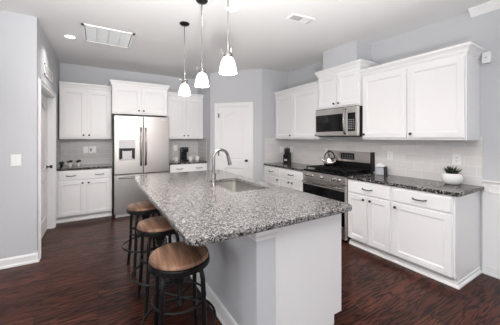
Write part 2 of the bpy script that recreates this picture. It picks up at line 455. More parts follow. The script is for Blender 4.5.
# ------------------------------------------------------------------ cabinets (local x = width, local -y = front)
def base_cabinet(loc, rz, w, d, layout, label, group, end=None, knobs_in=True):
    e = empty('base_cabinet', loc, rz, label, 'cabinet', group)
    mb = MB().box(0, w, 0, d, .10, .878); mb.box(.0, w, .075, d, 0, .10)
    mb.build('body', M['cab'], e)
    kp = [(-.02, 0), (.022, 0), (.022, .014), (.014, .022), (.006, .026), (.006, .05), (0, .054), (-.02, .054)]
    path = [(0, .042), (w, .042)]
    if end == 'right': path += [(w, d)]
    if end == 'right': path = [(0, .042), (w + .006, .042), (w + .006, d)]
    MB().sweep(path, kp).build('toe_kick', M['cab'], e)
    if end == 'right':
        MB().box(w - .0, w + .006, 0.0, d, .10, .878).box(w - .02, w + .006, .042, d, 0, .10).build('end_panel', M['cab'], e)
    g = .016
    for (x0, x1, kind) in layout:
        if kind in ('drawer1', 'drawer2'):
            dr = slab('drawer', x0 + g, x1 - g, .712, .862, e)
            c = (x0 + x1) / 2
            if kind == 'drawer1': pull(dr, c, .79, -.02)
            else:
                for f in (.24, .76): pull(dr, x0 + (x1 - x0) * f, .79, -.02)
        elif kind in ('doorL', 'doorR'):
            dd = shaker('door', x0 + g, x1 - g, .104, .694, e)
            knob(dd, (x0 + g + .034) if kind == 'doorL' else (x1 - g - .034), .652, -.02)
        elif kind == 'pair':
            c = (x0 + x1) / 2
            a = shaker('door', x0 + g, c - .011, .104, .694, e); knob(a, c - .011 - .034, .652, -.02)
            b = shaker('door', c + .011, x1 - g, .104, .694, e); knob(b, c + .011 + .034, .652, -.02)
    return e
def upper_cabinet(loc, rz, w, d, z0, z1, layout, label, group, crown=(True, True), ch=.075, rear=None):
    e = empty('wall_cabinet', loc, rz, label, 'cabinet', group)
    MB().box(0, w, 0, d, z0, z1).build('body', M['cab'], e)
    MB().box(.012, w - .012, .012, d, z0 - .006, z0).build('bottom_panel', M['cab'], e)
    zc = z1 - .02
    prof = [(0, zc), (.006, zc), (.01, zc + .012), (.016, zc + .018), (.02, zc + .04), (.036, zc + .066), (.043, zc + .07), (.045, zc + .095), (0, zc + .095)]
    path = [(0, 0), (w, 0)]
    if crown[0]: path = [(0, d)] + path
    if crown[1]: path = path + [(w, d)]
    MB().sweep(path, prof).build('crown_moulding', M['cab'], e)
    g = .014
    for (x0, x1, kind) in layout:
        zt = z1 - .045; zb = z0 + .022
        if kind == 'pair':
            c = (x0 + x1) / 2
            a = shaker('door', x0 + g, c - .009, zb, zt, e); knob(a, c - .009 - .034, zb + .045, -.02)
            b = shaker('door', c + .009, x1 - g, zb, zt, e); knob(b, c + .009 + .034, zb + .045, -.02)
        else:
            a = shaker('door', x0 + g, x1 - g, zb, zt, e)
            knob(a, x0 + g + .03 if kind == 'doorL' else x1 - g - .03, zb + .045, -.02)
    return e

XF = 2.888   # right base cabinet face
GB = 'base cabinets'; GU = 'wall cabinets'
D = XW - XF
def rb(y_hi, y_lo, layout, label, end=None):
    w = y_hi - y_lo
    return base_cabinet((XF, y_hi, 0), R90, w, D - .002, layout, label, GB, end)
rb(2.215, 1.62, [(0, .595, 'drawer1'), (0, .595, 'pair')], 'white base cabinet with drawer and two doors right of the range')
rb(1.618, 1.03, [(0, .588, 'drawer1'), (0, .588, 'doorL')], 'white base cabinet with one wide door at the right end of the counter', 'right')
rb(YP - .002, 3.68, [(0.01, .528, 'drawer1'), (0.01, .528, 'doorR')], 'white base cabinet with one door against the pantry wall')
rb(3.678, 3.05, [(0, .628, 'drawer1'), (0, .628, 'pair')], 'white base cabinet with two doors left of the range')
base_cabinet((XL + .002, 5.25, 0), 0, .82, YB - 5.252, [(.02, .82, 'drawer2'), (.02, .82, 'pair')], 'white base cabinet left of the refrigerator under the potted plants', GB)
base_cabinet((1.262, 5.25, 0), 0, XP - 1.264, YB - 5.252, [(0, XP - 1.264, 'drawer2'), (0, XP - 1.264, 'pair')], 'white base cabinet under the coffee maker', GB)

XU = 3.16
upper_cabinet((XU, 2.183, 0), R90, 1.158, XW - XU - .002, 1.412, 2.30, [(0, .60, 'doorL'), (.60, 1.158, 'doorL')], 'large white two-door wall cabinet right of the microwave', GU, (False, True))
upper_cabinet((XU, YP - .012, 0), R90, YP - .012 - 2.985, XW - XU - .002, 1.412, 2.30, [(.02, .55, 'doorR'), (.55, 1.213, 'doorR')], 'white two-door wall cabinet left of the microwave over the knife block', GU, (False, False))
upper_cabinet((3.105, 2.95, 0), R90, .765, XW - 3.107, 1.885, 2.435, [(0, .765, 'pair')], 'raised white wall cabinet over the microwave', GU, (True, True))
upper_cabinet((XL + .025, 5.50, 0), 0, .797, YB - 5.502, 1.415, 2.345, [(0, .797, 'pair')], 'white wall cabinet over the potted plants at far left', GU, (False, False))
upper_cabinet((.222, 5.25, 0), 0, .985, YB - 5.252, 1.885, 2.42, [(0, .985, 'pair')], 'deep raised white wall cabinet over the refrigerator', GU, (True, True))
upper_cabinet((1.262, 5.50, 0), 0, XP - 1.264, YB - 5.502, 1.415, 2.345, [(0, XP - 1.264, 'pair')], 'white wall cabinet over the coffee maker', GU, (False, False))

# ------------------------------------------------------------------ counters on the walls
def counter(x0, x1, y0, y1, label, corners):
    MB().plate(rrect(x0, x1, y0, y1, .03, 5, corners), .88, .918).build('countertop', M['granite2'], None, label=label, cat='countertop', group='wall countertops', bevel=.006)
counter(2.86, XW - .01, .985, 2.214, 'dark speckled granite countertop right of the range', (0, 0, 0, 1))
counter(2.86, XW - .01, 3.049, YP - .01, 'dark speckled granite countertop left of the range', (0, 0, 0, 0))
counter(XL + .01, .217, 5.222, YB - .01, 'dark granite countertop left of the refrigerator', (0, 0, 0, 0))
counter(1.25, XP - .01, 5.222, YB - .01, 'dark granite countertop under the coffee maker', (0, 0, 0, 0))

# ------------------------------------------------------------------ island
IX0, IX1, IY0, IY1 = .388, 1.68, 1.215, 3.77
isl = empty('kitchen_island', (.98, 1.3, 0), 0, 'white kitchen island base with a blue grey seating side', 'kitchen island')
KY1 = 3.66 - 1.3
MB().box(-.145, 0, 0, KY1, 0, .878).build('seating_wall', M['wall'], isl)
MB().box(0.0, .635, .03, KY1, .092, .66).box(0.0, .635, .03, .78, .66, .878).box(0.0, .635, 1.58, KY1, .66, .878).box(0.0, .10, .78, 1.58, .66, .878).box(.56, .635, .78, 1.585, .66, .878).box(0.0, .565, .03, KY1, 0, .092).build('cabinet_body', M['cab'], isl)
MB().box(0.0, .654, .014, .03, .075, .878).box(.0, .57, .014, .03, 0, .075).build('end_panel', M['cab'], isl)
MB().box(.02, .62, KY1, KY1 + .01, .1, .87).build('rear_end_panel', M['cab'], isl)
MB().sweep([(-.145, .16), (-.145, 0), (0, 0), (0, .014)], [(0, .795), (.007, .795), (.008, .806), (.014, .82), (.022, .832), (.024, .878), (0, .878)]).build('cap_moulding', M['cab'], isl)
MB().sweep([(-.145, KY1), (-.145, 0.0), (0, 0)], [(0, 0), (.02, 0), (.02, .016), (.013, .028), (.013, .11), (.008, .124), (0, .13)]).build('baseboard', M['trim'], isl)
# doors on the working side (facing the range)
for a, b in ((.03, .44), (.46, .87), (.89, 1.34), (1.36, 1.81), (1.83, 2.33)):
    mb = MB().rings(a, b, .11, .86, [(0, -.017), (.003, -.02), (.058, -.02), (.066, -.012)], 0)
    mb.xform(Matrix.Translation((.635, 0, 0)) @ Matrix.Rotation(PI / 2, 4, 'Z'))
    dd = mb.build('door', M['cab'], isl)
    MB().lathe([(.005, 0), (.0135, .014), (.012, .026), (0, .03)], 12, ax='x', origin=(.655, b - .04, .8)).build('knob', M['nickel'], dd, True)
sk = (1.11, 1.525, 2.10, 2.87)
MB().plate(rrect(IX0, IX1, IY0, IY1, .07, 8, (1, 1, 1, 1)), .88, .918, hole=rrect(*sk, .04, 5)).build('island_countertop', M['granite'], None, label='large light speckled granite countertop of the island with rounded corners', cat='countertop', bevel=.008)
# sink
mb = MB(); n = None
def ringpts(x0, x1, y0, y1, r, z): return [(x, y, z) for x, y in rrect(x0, x1, y0, y1, r, 5)]
specs = [(-.012, .879, .045), (.0, .876, .04), (.004, .72, .045), (.03, .69, .05)]
rr = []
for ins, z, r in specs:
    rr.append([mb.bm.verts.new(p) for p in ringpts(sk[0] + ins, sk[1] - ins, sk[2] + ins, sk[3] - ins, r, z)])
for a, b in zip(rr, rr[1:]):
    L_ = len(a)
    for k in range(L_): mb.bm.faces.new((a[k], a[(k + 1) % L_], b[(k + 1) % L_], b[k]))
mb.bm.faces.new(rr[-1])
snk = mb.build('kitchen_sink', M['sink'], None, True, label='undermount stainless steel sink in the island', cat='sink')
MB().lathe([(.045, .6905), (.045, .693), (.03, .693), (.025, .6915), (0, .6915)], 20, cx=1.3, cy=2.48).build('drain', M['chrome'], snk, True)
# faucet
fx, fy = 1.045, 2.47
fa = empty('kitchen_faucet', (fx, fy, .918), 0, 'brushed nickel gooseneck faucet on the island beside the sink', 'faucet')
MB().lathe([(.03, 0), (.03, .006), (.025, .012), (.022, .05), (.021, .11), (.016, .135), (.0165, .155)], 24).build('base', M['chrome'], fa, True)
pts = [(0, 0, .14), (0, 0, .22), (0, 0, .30)]
for i in range(1, 13):
    a = PI - (PI * .93) * i / 12; pts.append((.085 + .085 * math.cos(a), 0, .30 + .085 * math.sin(a)))
MB().tube(pts, .016, 12).build('spout', M['chrome'], fa, True)
ex, ez = pts[-1][0], pts[-1][2]
dx = .24
MB().tube([(ex, 0, ez), (ex + .005, 0, ez - .02), (ex + .016, 0, ez - .06), (ex + .026, 0, ez - .10)], [.0155, .017, .0195, .022], 14).build('spray_head', M['chrome'], fa, True)
hd = MB().tube([(0, 0, .08), (0.0, -.035, .085), (0, -.05, .10), (0, -.056, .15)], [.009, .009, .008, .006], 10).build('lever', M['chrome'], fa, True)

# ------------------------------------------------------------------ refrigerator
fr = empty('refrigerator', (.247, 5.13, 0), 0, 'stainless steel french door refrigerator with a water dispenser', 'refrigerator')
FW = .955; HB = 1.835
MB().box(.004, FW - .004, .0, YB - 5.15, .03, HB - .01, .005).build('body', mat('refrigerator_side_grey', (72, 73, 76), .45), fr)
MB().box(.02, FW - .02, -.03, .02, .0, .055).build('toe_grille', M['pewter'], fr)
def fdoor(name, x0, x1, z0, z1):
    mb = MB(); n = 8; pr = []
    # slightly bowed front
    for i in range(n + 1):
        t = i / n; x = x0 + (x1 - x0) * t; X = (x - FW / 2) / (FW / 2)
        pr.append((x, -.062 - .014 * (1 - X * X)))
    pts = [(x0, -.004)] + pr + [(x1, -.004)]
    return MB().plate(pts, z0, z1).build(name, M['steel'], fr, True, bevel=.006)
dl = fdoor('door', .0, FW / 2 - .004, .775, HB)
dr = fdoor('door', FW / 2 + .004, FW, .775, HB)
fd = fdoor('freezer_drawer', 0, FW, .065, .762)
def vhandle(parent, x):
    pts = [(x, -.07, 1.62), (x, -.10, 1.615)] + [(x, -.112 - .022 * math.sin(PI * i / 10), 1.60 - .66 * i / 10) for i in range(11)] + [(x, -.10, .925), (x, -.07, .92)]
    MB().tube(pts, .015, 10, flat=1.1).build('handle', M['chrome'], parent, True)
vhandle(dl, FW / 2 - .042); vhandle(dr, FW / 2 + .042)
MB().tube([(.08, -.066, .71), (.08, -.10, .712)] + [(.10 + .755 * i / 8, -.112 - .012 * math.sin(PI * i / 8), .714) for i in range(9)] + [(.875, -.10, .712), (.875, -.066, .71)], .013, 10).build('handle', M['chrome'], fd, True)
# dispenser
x0, x1 = .072, .338
ds = MB().box(x0, x1, -.088, -.06, 1.03, 1.395, .004).build('dispenser', M['pewter'], dl)
MB().box(x0 + .004, x1 - .004, -.0895, -.087, 1.04, 1.245).build('recess', M['gasket'], ds)
MB().box(x0 + .055, x1 - .055, -.094, -.088, 1.045, 1.20, .002).box(x0 + .03, x1 - .03, -.098, -.088, 1.04, 1.055).build('paddle', M['pewter'], ds)
MB().box(x0 + .07, x1 - .07, -.104, -.088, 1.195, 1.235, .003).build('nozzle', M['black'], ds)
MB().box(.80, .87, -.0745, -.070, 1.775, 1.79).build('badge', M['pewter'], dr)
for xx in (.04, FW - .12): MB().box(xx, xx + .08, -.05, .03, HB - .002, HB + .018, .004).build('hinge_cover', M['gasket'], fr)

# ------------------------------------------------------------------ range
RX = 2.862; RW = .825
rg = empty('gas_range', (RX, 3.045, 0), R90, 'stainless steel and black gas range between the counters', 'range')
MB().box(0.002, RW - .002, .03, .60, .03, .895).build('body', M['black'], rg)
MB().box(0.0, RW, .0, .605, .9, .936, .006).build('cooktop', M['bglass'], rg)
MB().rings(.0, RW, .79, .90, [(0, -.012), (.004, -.016), (.01, -.016)], .03).build('control_panel', M['steel_h'], rg)
for i, x in enumerate((.10, .19, .385, .50, .59) if 0 else (.095, .19, .33, .475, .58, .67)[:5] if 0 else (.10, .20, .41, .62, .72)):
    k = MB().lathe([(.024, -.016), (.024, -.022), (.019, -.026), (.017, -.045), (.014, -.048), (0, -.048)], 18, ax='y', origin=(x, 0, .845)).build('knob', M['chrome'], rg, True)
od = MB().rings(.004, RW - .004, .215, .78, [(0, -.014), (.005, -.02), (.012, -.02)], .03).build('oven_door', M['steel_h'], rg)
MB().rings(.012, RW - .012, .225, .70, [(0, -.0225), (.003, -.0235)], -.019).build('glass', M['bglass'], od)
MB().tube([(.04, -.02, .745), (.04, -.058, .745), (.06, -.068, .745), (.2, -.07, .745), (.62, -.07, .745), (.765, -.068, .745), (.785, -.058, .745), (.785, -.02, .745)], .0125, 12).build('handle', M['chrome'], od, True)
dwr = MB().rings(.004, RW - .004, .05, .205, [(0, -.014), (.004, -.02), (.01, -.02)], .03).build('storage_drawer', M['steel_h'], rg)
for x in (.05, RW - .05):
    for y in (.06, .56): MB().lathe([(.018, 0), (.018, .03)], 10, cx=x, cy=y).build('foot', M['black'], rg)
# back guard
bgd = MB().box(0.03, RW - .0, .545, .62, .93, 1.06, .003).build('back_guard_base', M['black'], rg)
mb = MB()
for sx in (0,):
    mb.box(.03, RW + .0, .545, .625, 1.05, 1.215, .01)
mb.build('control_console', M['steel_h'], rg)
MB().box(RW - .008, RW + .010, .54, .627, .938, 1.22, .003).build('console_end', M['black'], rg)
MB().box(.022, .038, .54, .627, .938, 1.22, .003).build('console_end', M['black'], rg)
dsp = MB().box(.30, .55, .5405, .5475, 1.088, 1.19, .002).build('display', M['black'], rg)
for i in range(5):
    for j in range(2): MB().box(.325 + i * .044, .348 + i * .044, .539, .541, 1.112 + j * .036, 1.118 + j * .036).build('button', M['mark'], dsp)
# grates and burners
for gi, (a, b) in enumerate(((.03, .28), (.29, .535), (.545, .795))):
    mb = MB(); z = .974
    for x in (a, b, (a + b) / 2): mb.box(x - .007, x + .007, .045, .50, z - .013, z)
    for y in (.05, .16, .275, .39, .495): mb.box(a - .007, b + .007, y - .007, y + .007, z - .013, z)
    for x in (a, b):
        for y in (.05, .275, .495): mb.box(x - .007, x + .007, y - .007, y + .007, .935, z)
    mb.build('grate', M['castiron'], rg)
for x, y, r in ((.155, .16, .045), (.155, .39, .035), (.412, .275, .05), (.67, .16, .045), (.67, .39, .035)):
    MB().lathe([(r, .936), (r, .948), (r * .8, .954), (r * .75, .959), (0, .959)], 20, cx=x, cy=y).build('burner', M['castiron'], rg, True)

# ------------------------------------------------------------------ microwave
mw = empty('microwave_oven', (3.07, 2.972, 0), R90, 'stainless over-the-range microwave with a black door window', 'microwave')
MW_ = .784; z0, z1 = 1.458, 1.879
MB().box(0, MW_, .028, .425, z0, z1).build('body', M['black'], mw)
dm = MB().rings(0.0, .612, z0 + .004, z1 - .004, [(0, -.008), (.005, -.012), (.01, -.012)], .028).build('door', M['steel_h'], mw)
MB().rings(.012, .55, z0 + .07, z1 - .09, [(0, -.0135), (.004, -.0145)], -.011).build('window', M['bglass'], dm)
hp = [(.588, -.012, z1 - .03), (.588, -.035, z1 - .035)] + [(.588, -.045 - .018 * math.sin(PI * i / 8), z1 - .05 - (z1 - z0 - .10) * i / 8) for i in range(9)] + [(.588, -.035, z0 + .035), (.588, -.012, z0 + .03)]
MB().tube(hp, .013, 10, flat=1.3).build('handle', M['chrome'], dm, True)
cp = MB().rings(.615, MW_, z0 + .004, z1 - .004, [(0, -.008), (.005, -.012), (.01, -.012)], .028).build('control_panel', M['steel_h'], mw)
kp = MB().rings(.622, .745, z0 + .07, z1 - .09, [(0, -.0135), (.003, -.0145)], -.011).build('keypad', M['bglass'], cp)
for i in range(3):
    for j in range(6): MB().box(.640 + i * .034, .658 + i * .034, -.0158, -.0144, z0 + .10 + j * .026, z0 + .107 + j * .026).build('button', M['mark'], kp)
MB().box(.02, MW_ - .02, .03, .40, z0 - .008, z0).build('vent_grille', M['gasket'], mw)
MB().box(.003, MW_ - .003, -.006, .03, z1 - .002, z1 + .004).build('top_vent', M['gasket'], mw)

# ------------------------------------------------------------------ pantry door (diagonal) and left door
def panel_outline(x0, x1, z0, z1, arch):
    pts = [(x0, z0), (x1, z0), (x1, z1)]
    if arch:
        for i in range(1, 12):
            t = i / 12; x = x1 + (x0 - x1) * t
            pts.append((x, z1 + arch * (0.5 - .5 * math.cos(2 * PI * t)) ** .8))
    pts.append((x0, z1))
    return pts
def door_leaf(e, x0, x1, z1, y, arched=True, mname='leaf'):
    rot = Matrix.Rotation(PI / 2, 4, 'X')      # plate xy -> xz, extruded towards -y
    spec = ((.22, .80, 0), (.97, z1 - .20, .085 if arched else 0)); q = .115
    lf = MB().box(x0, x1, y + .022, y + .035, .008, z1).build('leaf', M['trim'], e)
    MB().plate([(x0, .008), (x1, .008), (x1, z1), (x0, z1)], -y - .022, -y, holes=[panel_outline(x0 + q, x1 - q, a, b, ar) for a, b, ar in spec]).xform(rot).build('frame', M['trim'], lf, bevel=.003)
    for a, b, ar in spec:
        MB().plate(panel_outline(x0 + q + .034, x1 - q - .034, a + .034, b - .034, ar), -y - .022, -y - .004).xform(rot).build('raised_panel', M['trim'], lf, bevel=.006)
    return lf
def casing(e, x0, x1, z1, y, wd=.066, t=.018, name='casing'):
    mb = MB()
    mb.box(x0 - wd, x0, y - t, y, 0, z1 + wd).box(x1, x1 + wd, y - t, y, 0, z1 + wd).box(x0, x1, y - t, y, z1, z1 + wd)
    mb.box(x0 - wd, x0 - wd + .018, y - t - .007, y - t, 0, z1 + wd).box(x1 + wd - .018, x1 + wd, y - t - .007, y - t, 0, z1 + wd).box(x0 - wd, x1 + wd, y - t - .007, y - t, z1 + wd - .018, z1 + wd)
    return mb.build(name, M['trim'], e)
def lever(parent, x, y, z):
    MB().lathe([(.026, 0), (.026, -.008), (.012, -.014), (.011, -.035), (.022, -.045), (.027, -.06), (.022, -.072), (0, -.076)], 18, ax='y', origin=(x, y, z)).build('door_knob', M['nickel'], parent, True)
d1 = empty('door_1', (DG0.x, DG0.y, 0), DGA, 'white two-panel arched pantry door on the diagonal wall', None, None, 'structure')
casing(d1, px0, px1, pz, 0)
MB().box(px0, px0 + .015, 0, .1, 0, pz).box(px1 - .015, px1, 0, .1, 0, pz).box(px0, px1, 0, .1, pz - .015, pz).box(px0, px1, .06, .1, pz - .03, pz).build('jamb', M['trim'], d1)
lf = door_leaf(d1, px0 + .017, px1 - .017, pz - .018, .008)
lever(lf, px1 - .017 - .06, .008, .965)
for z in (.25, 1.05, 1.86): MB().box(px0 + .006, px0 + .03, -.002, .008, z, z + .09).tube([(px0 + .017, -.004, z), (px0 + .017, -.004, z + .09)], .006, 8).build('hinge', M['nickel'], d1)
# left door: local x along -Y... facing +X : rotate +90deg (local x -> +Y, local -y -> +X)
d2 = empty('door_2', (XL, 0, 0), PI / 2, 'white door recessed in the left wall doorway', None, None, 'structure')
casing(d2, DY0, DY1, DZ, 0, .068)
MB().box(DY0, DY0 + .015, 0, .12, 0, DZ).box(DY1 - .015, DY1, 0, .12, 0, DZ).box(DY0, DY1, 0, .12, DZ - .015, DZ).build('jamb', M['trim'], d2)
lf = door_leaf(d2, DY0 + .017, DY1 - .017, DZ - .018, .075)
lever(lf, DY1 - .017 - .075, .075, .985)
S('wall_closet', MB().box(XL - .5, XL - .4, YF + .12, YB, 0, H), M['wall'], 'closet wall behind the left door')

# ------------------------------------------------------------------ ceiling and wall fittings
def wall_plate(loc, rz, w, h, kind, label, group='white outlet and switch plates'):
    e = empty('wall_plate', loc, rz, label, 'switch' if 'switch' in kind else 'outlet', group)
    MB().rings(-w / 2, w / 2, -h / 2, h / 2, [(0, -.003), (.003, -.006)], 0).build('plate', M['white'], e)
    n = 2 if w > .1 else 1
    for i in range(n):
        cx = 0 if n == 1 else (-.03 + .06 * i)
        k = kind.split('+')[i] if '+' in kind else kind
        if k == 'outlet':
            ins = MB().box(cx - .017, cx + .017, -.008, -.005, -.035, .035).build('socket', M['white'], e)
            mb = MB()
            for zz in (-.018, .018):
                mb.box(cx - .008, cx - .005, -.0088, -.0075, zz - .005, zz + .006).box(cx + .005, cx + .008, -.0088, -.0075, zz - .005, zz + .006).box(cx - .002, cx + .002, -.0088, -.0075, zz - .011, zz - .007)
            mb.build('slot', M['black'], ins)
        elif k == 'usb':
            MB().box(cx - .014, cx + .014, -.009, -.005, -.033, .033).build('socket', M['slotgrey'], e)
        else:
            MB().box(cx - .016, cx + .016, -.010, -.005, -.033, .033, .001).build('rocker', M['white'], e)
    return e
zo = 1.187
wall_plate((XW - .009, 1.222, zo), R90, .085, .122, 'outlet', 'white outlet above the white bowl planter')
wall_plate((XW - .009, 1.985, zo), R90, .08, .122, 'outlet', 'white outlet above the tissue box')
wall_plate((XW - .009, 4.07, zo), R90, .08, .122, 'outlet', 'white outlet right of the knife block')
wall_plate((3.33, YP - .009, zo), 0, .08, .122, 'outlet', 'white outlet left of the knife block')
wall_plate((XW - .009, 3.12, zo), R90, .08, .122, 'outlet', 'white outlet behind the kettle')
wall_plate((-.205, YB - .009, 1.20), 0, .08, .122, 'switch', 'single white switch plate above the potted plants')
wall_plate((-.09, YB - .009, 1.20), 0, .122, .122, 'usb+switch', 'double white plate with a grey socket left of the refrigerator')
wall_plate((-.785, YF, 1.183), 0, .088, .128, 'switch', 'single white light switch on the wall at the left edge')
wall_plate((1.52, YB - .009, 1.20), 0, .08, .122, 'outlet', 'white outlet behind the coffee maker')
# sensor
sn = empty('wall_sensor', (XW, .965, 2.27), R90, 'small white square alarm sensor beside the end of the wall cabinets', 'sensor')
MB().box(-.035, .035, -.04, 0, -.058, .058, .008).build('housing', M['white'], sn)
MB().lathe([(.006, -.041), (.004, -.043), (0, -.043)], 10, ax='y', origin=(0, 0, 0)).build('button', M['slotgrey'], sn)
# return air grille on ceiling
ge = empty('ceiling_vent', (.125, 3.995, H), 0, 'large white return air grille with four panels on the ceiling', 'vent')
w2, h2 = .30, .315
mb = MB()
mb.box(-w2, w2, -h2, -h2 + .035, -.014, 0).box(-w2, w2, h2 - .03, h2, -.014, 0).box(-w2, -w2 + .03, -h2, h2, -.014, 0).box(w2 - .03, w2, -h2, h2, -.014, 0)
mb.build('frame', M['white'], ge)
for i in range(1, 4):
    x = -w2 + .03 + (2 * w2 - .06) * i / 4
    MB().box(x - .007, x + .007, -h2 + .03, h2 - .03, -.012, -.002).build('divider', M['white'], ge)
for i in range(4):
    xa = -w2 + .03 + (2 * w2 - .06) * i / 4 + .008; xb = -w2 + .03 + (2 * w2 - .06) * (i + 1) / 4 - .008
    mb = MB()
    for j in range(16):
        y = -h2 + .045 + j * .0355
        mb.box(xa, xb, y - .013, y + .013, -.008 - .0005 * 0, -.004)
    mb.build('louver_panel', M['panel'], ge)
MB().box(-w2 + .02, w2 - .02, -h2 + .02, h2 - .02, -.002, -.0005).build('filter', M['ventdark'], ge)
# supply register
ve = empty('ceiling_vent', (2.03, 2.215, H), math.radians(-6), 'small white supply register on the ceiling near the right wall', 'vent')
mb = MB().box(-.155, .155, -.075, -.055, -.01, 0).box(-.155, .155, .055, .075, -.01, 0).box(-.155, -.13, -.06, .06, -.01, 0).box(.13, .155, -.06, .06, -.01, 0)
mb.build('frame', M['white'], ve)
for half, s in ((0, -1), (1, 1)):
    mb = MB()
    for j in range(6):
        x = (-.125 if half == 0 else .01) + j * .0225
        q = .012 * s
        mb.quad((x, -.055, -.002), (x + .006, -.055, -.002), (x + .006 + q, -.055, -.013), (x + q, -.055, -.013))
        mb.box(x, x + .004 + (.012 if half else 0), -.056, .056, -.010, -.003)
    mb.build('louver', M['white'], ve)
MB().box(-.135, .135, -.058, .058, -.002, -.0005).build('duct_opening', M['ventdark'], ve)
# small return grille above the left door
we = empty('wall_vent', (XL, 4.545, 2.34), PI / 2, 'white vent grille on the wall above the left doorway', 'vent')
mb = MB().box(-.33, .33, -.01, 0, -.075, -.055).box(-.33, .33, -.01, 0, .055, .075).box(-.33, -.31, -.01, 0, -.075, .075).box(.31, .33, -.01, 0, -.075, .075)
mb.build('frame', M['white'], we)
mb = MB()
for j in range(9): mb.box(-.31, .31, -.007, -.002, -.05 + j * .0118, -.044 + j * .0118)
mb.build('louver', M['white'], we)
MB().box(-.315, .315, -.002, -.0005, -.06, .06).build('duct_opening', M['ventdark'], we)

# recessed ceiling lights
def can(x, y, label, power=5):
    e = empty('recessed_light', (x, y, H), 0, label, 'ceiling light', 'recessed ceiling lights')
    MB().lathe([(.085, 0), (.085, -.004), (.072, -.008), (.062, -.006), (.060, 0)], 32).build('trim_ring', M['white'], e, True)
    MB().lathe([(.060, -.003), (.03, -.0045), (0, -.005)], 32).build('diffuser', M['lamp'], e, True)
    l = area('recessed_lamp_light', (x, y, H - .012), (0, 0, 0), .12, .12, power, (1, .96, .92), 'DISK', math.radians(150 if x > 0 else 110))
for (x, y, lb) in ((-.33, 4.25, 'round lit ceiling light beside the large return air grille'), (1.24, 2.42, 'round lit ceiling light between the last two pendants')):
    can(x, y, lb, 4 if x < 0 else 22)

# pendants
def pendant():
    e = empty('pendant_light', (.905, 3.04, 0), 0, 'p', 'pendant light', 'white glass pendant lights over the island')
    MB().lathe([(0, H - .028), (.012, H - .028), (.05, H - .018), (.06, H - .006), (.06, H - .0005)], 28).build('canopy', M['nickel'], e, True)
    MB().lathe([(.0055, 2.20), (.0055, H - .02)], 10).build('rod', M['chrome'], e, True)
    MB().lathe([(.007, 2.225), (.012, 2.215), (.012, 2.19), (.016, 2.175), (.014, 2.15), (.02, 2.13), (.034, 2.112), (.038, 2.098), (.036, 2.086)], 20).build('socket_cap', M['chrome'], e, True)
    for k in range(3):
        a = k * 2 * PI / 3 + .5
        c, s = math.cos(a), math.sin(a)
        MB().tube([(c * .03, s * .03, 2.105), (c * .05, s * .05, 2.125), (c * .056, s * .056, 2.14), (c * .046, s * .046, 2.148)], .004, 8).build('thumb_screw', M['chrome'], e, True)
    mb = MB(); prof = [(.026, 2.092), (.036, 2.086), (.048, 2.068), (.058, 2.042), (.0655, 2.01), (.0705, 1.98), (.073, 1.958), (.070, 1.958), (.067, 1.98), (.062, 2.01), (.0545, 2.042), (.045, 2.064), (.03, 2.082)]
    mb.lathe(prof, 32)
    # drop caps of the ring
    mb.build('lamp_shade', M['shade'], e, True)
    MB().lathe([(0, 1.965), (.018, 1.97), (.027, 1.99), (.026, 2.015), (.014, 2.045), (.012, 2.07), (0, 2.07)], 16).build('bulb', M['lamp'], e, True)
    return e
p0 = pendant()
for i, y in enumerate((3.04, 2.44, 1.84)):
    o = p0 if i == 0 else copy_tree(p0)
    o.location = (.905, y, 0)
    o['label'] = ('white bell glass pendant hanging furthest away near the refrigerator', 'white bell glass pendant hanging in the middle of the three', 'white bell glass pendant nearest the viewer with its ceiling canopy out of frame')[i]
    pl = bpy.data.lights.new('pendant_lamp', 'POINT'); pl.energy = 16; pl.color = (1, .87, .78); pl.shadow_soft_size = .05
    po = bpy.data.objects.new('pendant_lamp', pl); COL.objects.link(po); po.location = (.905, y, 1.94)

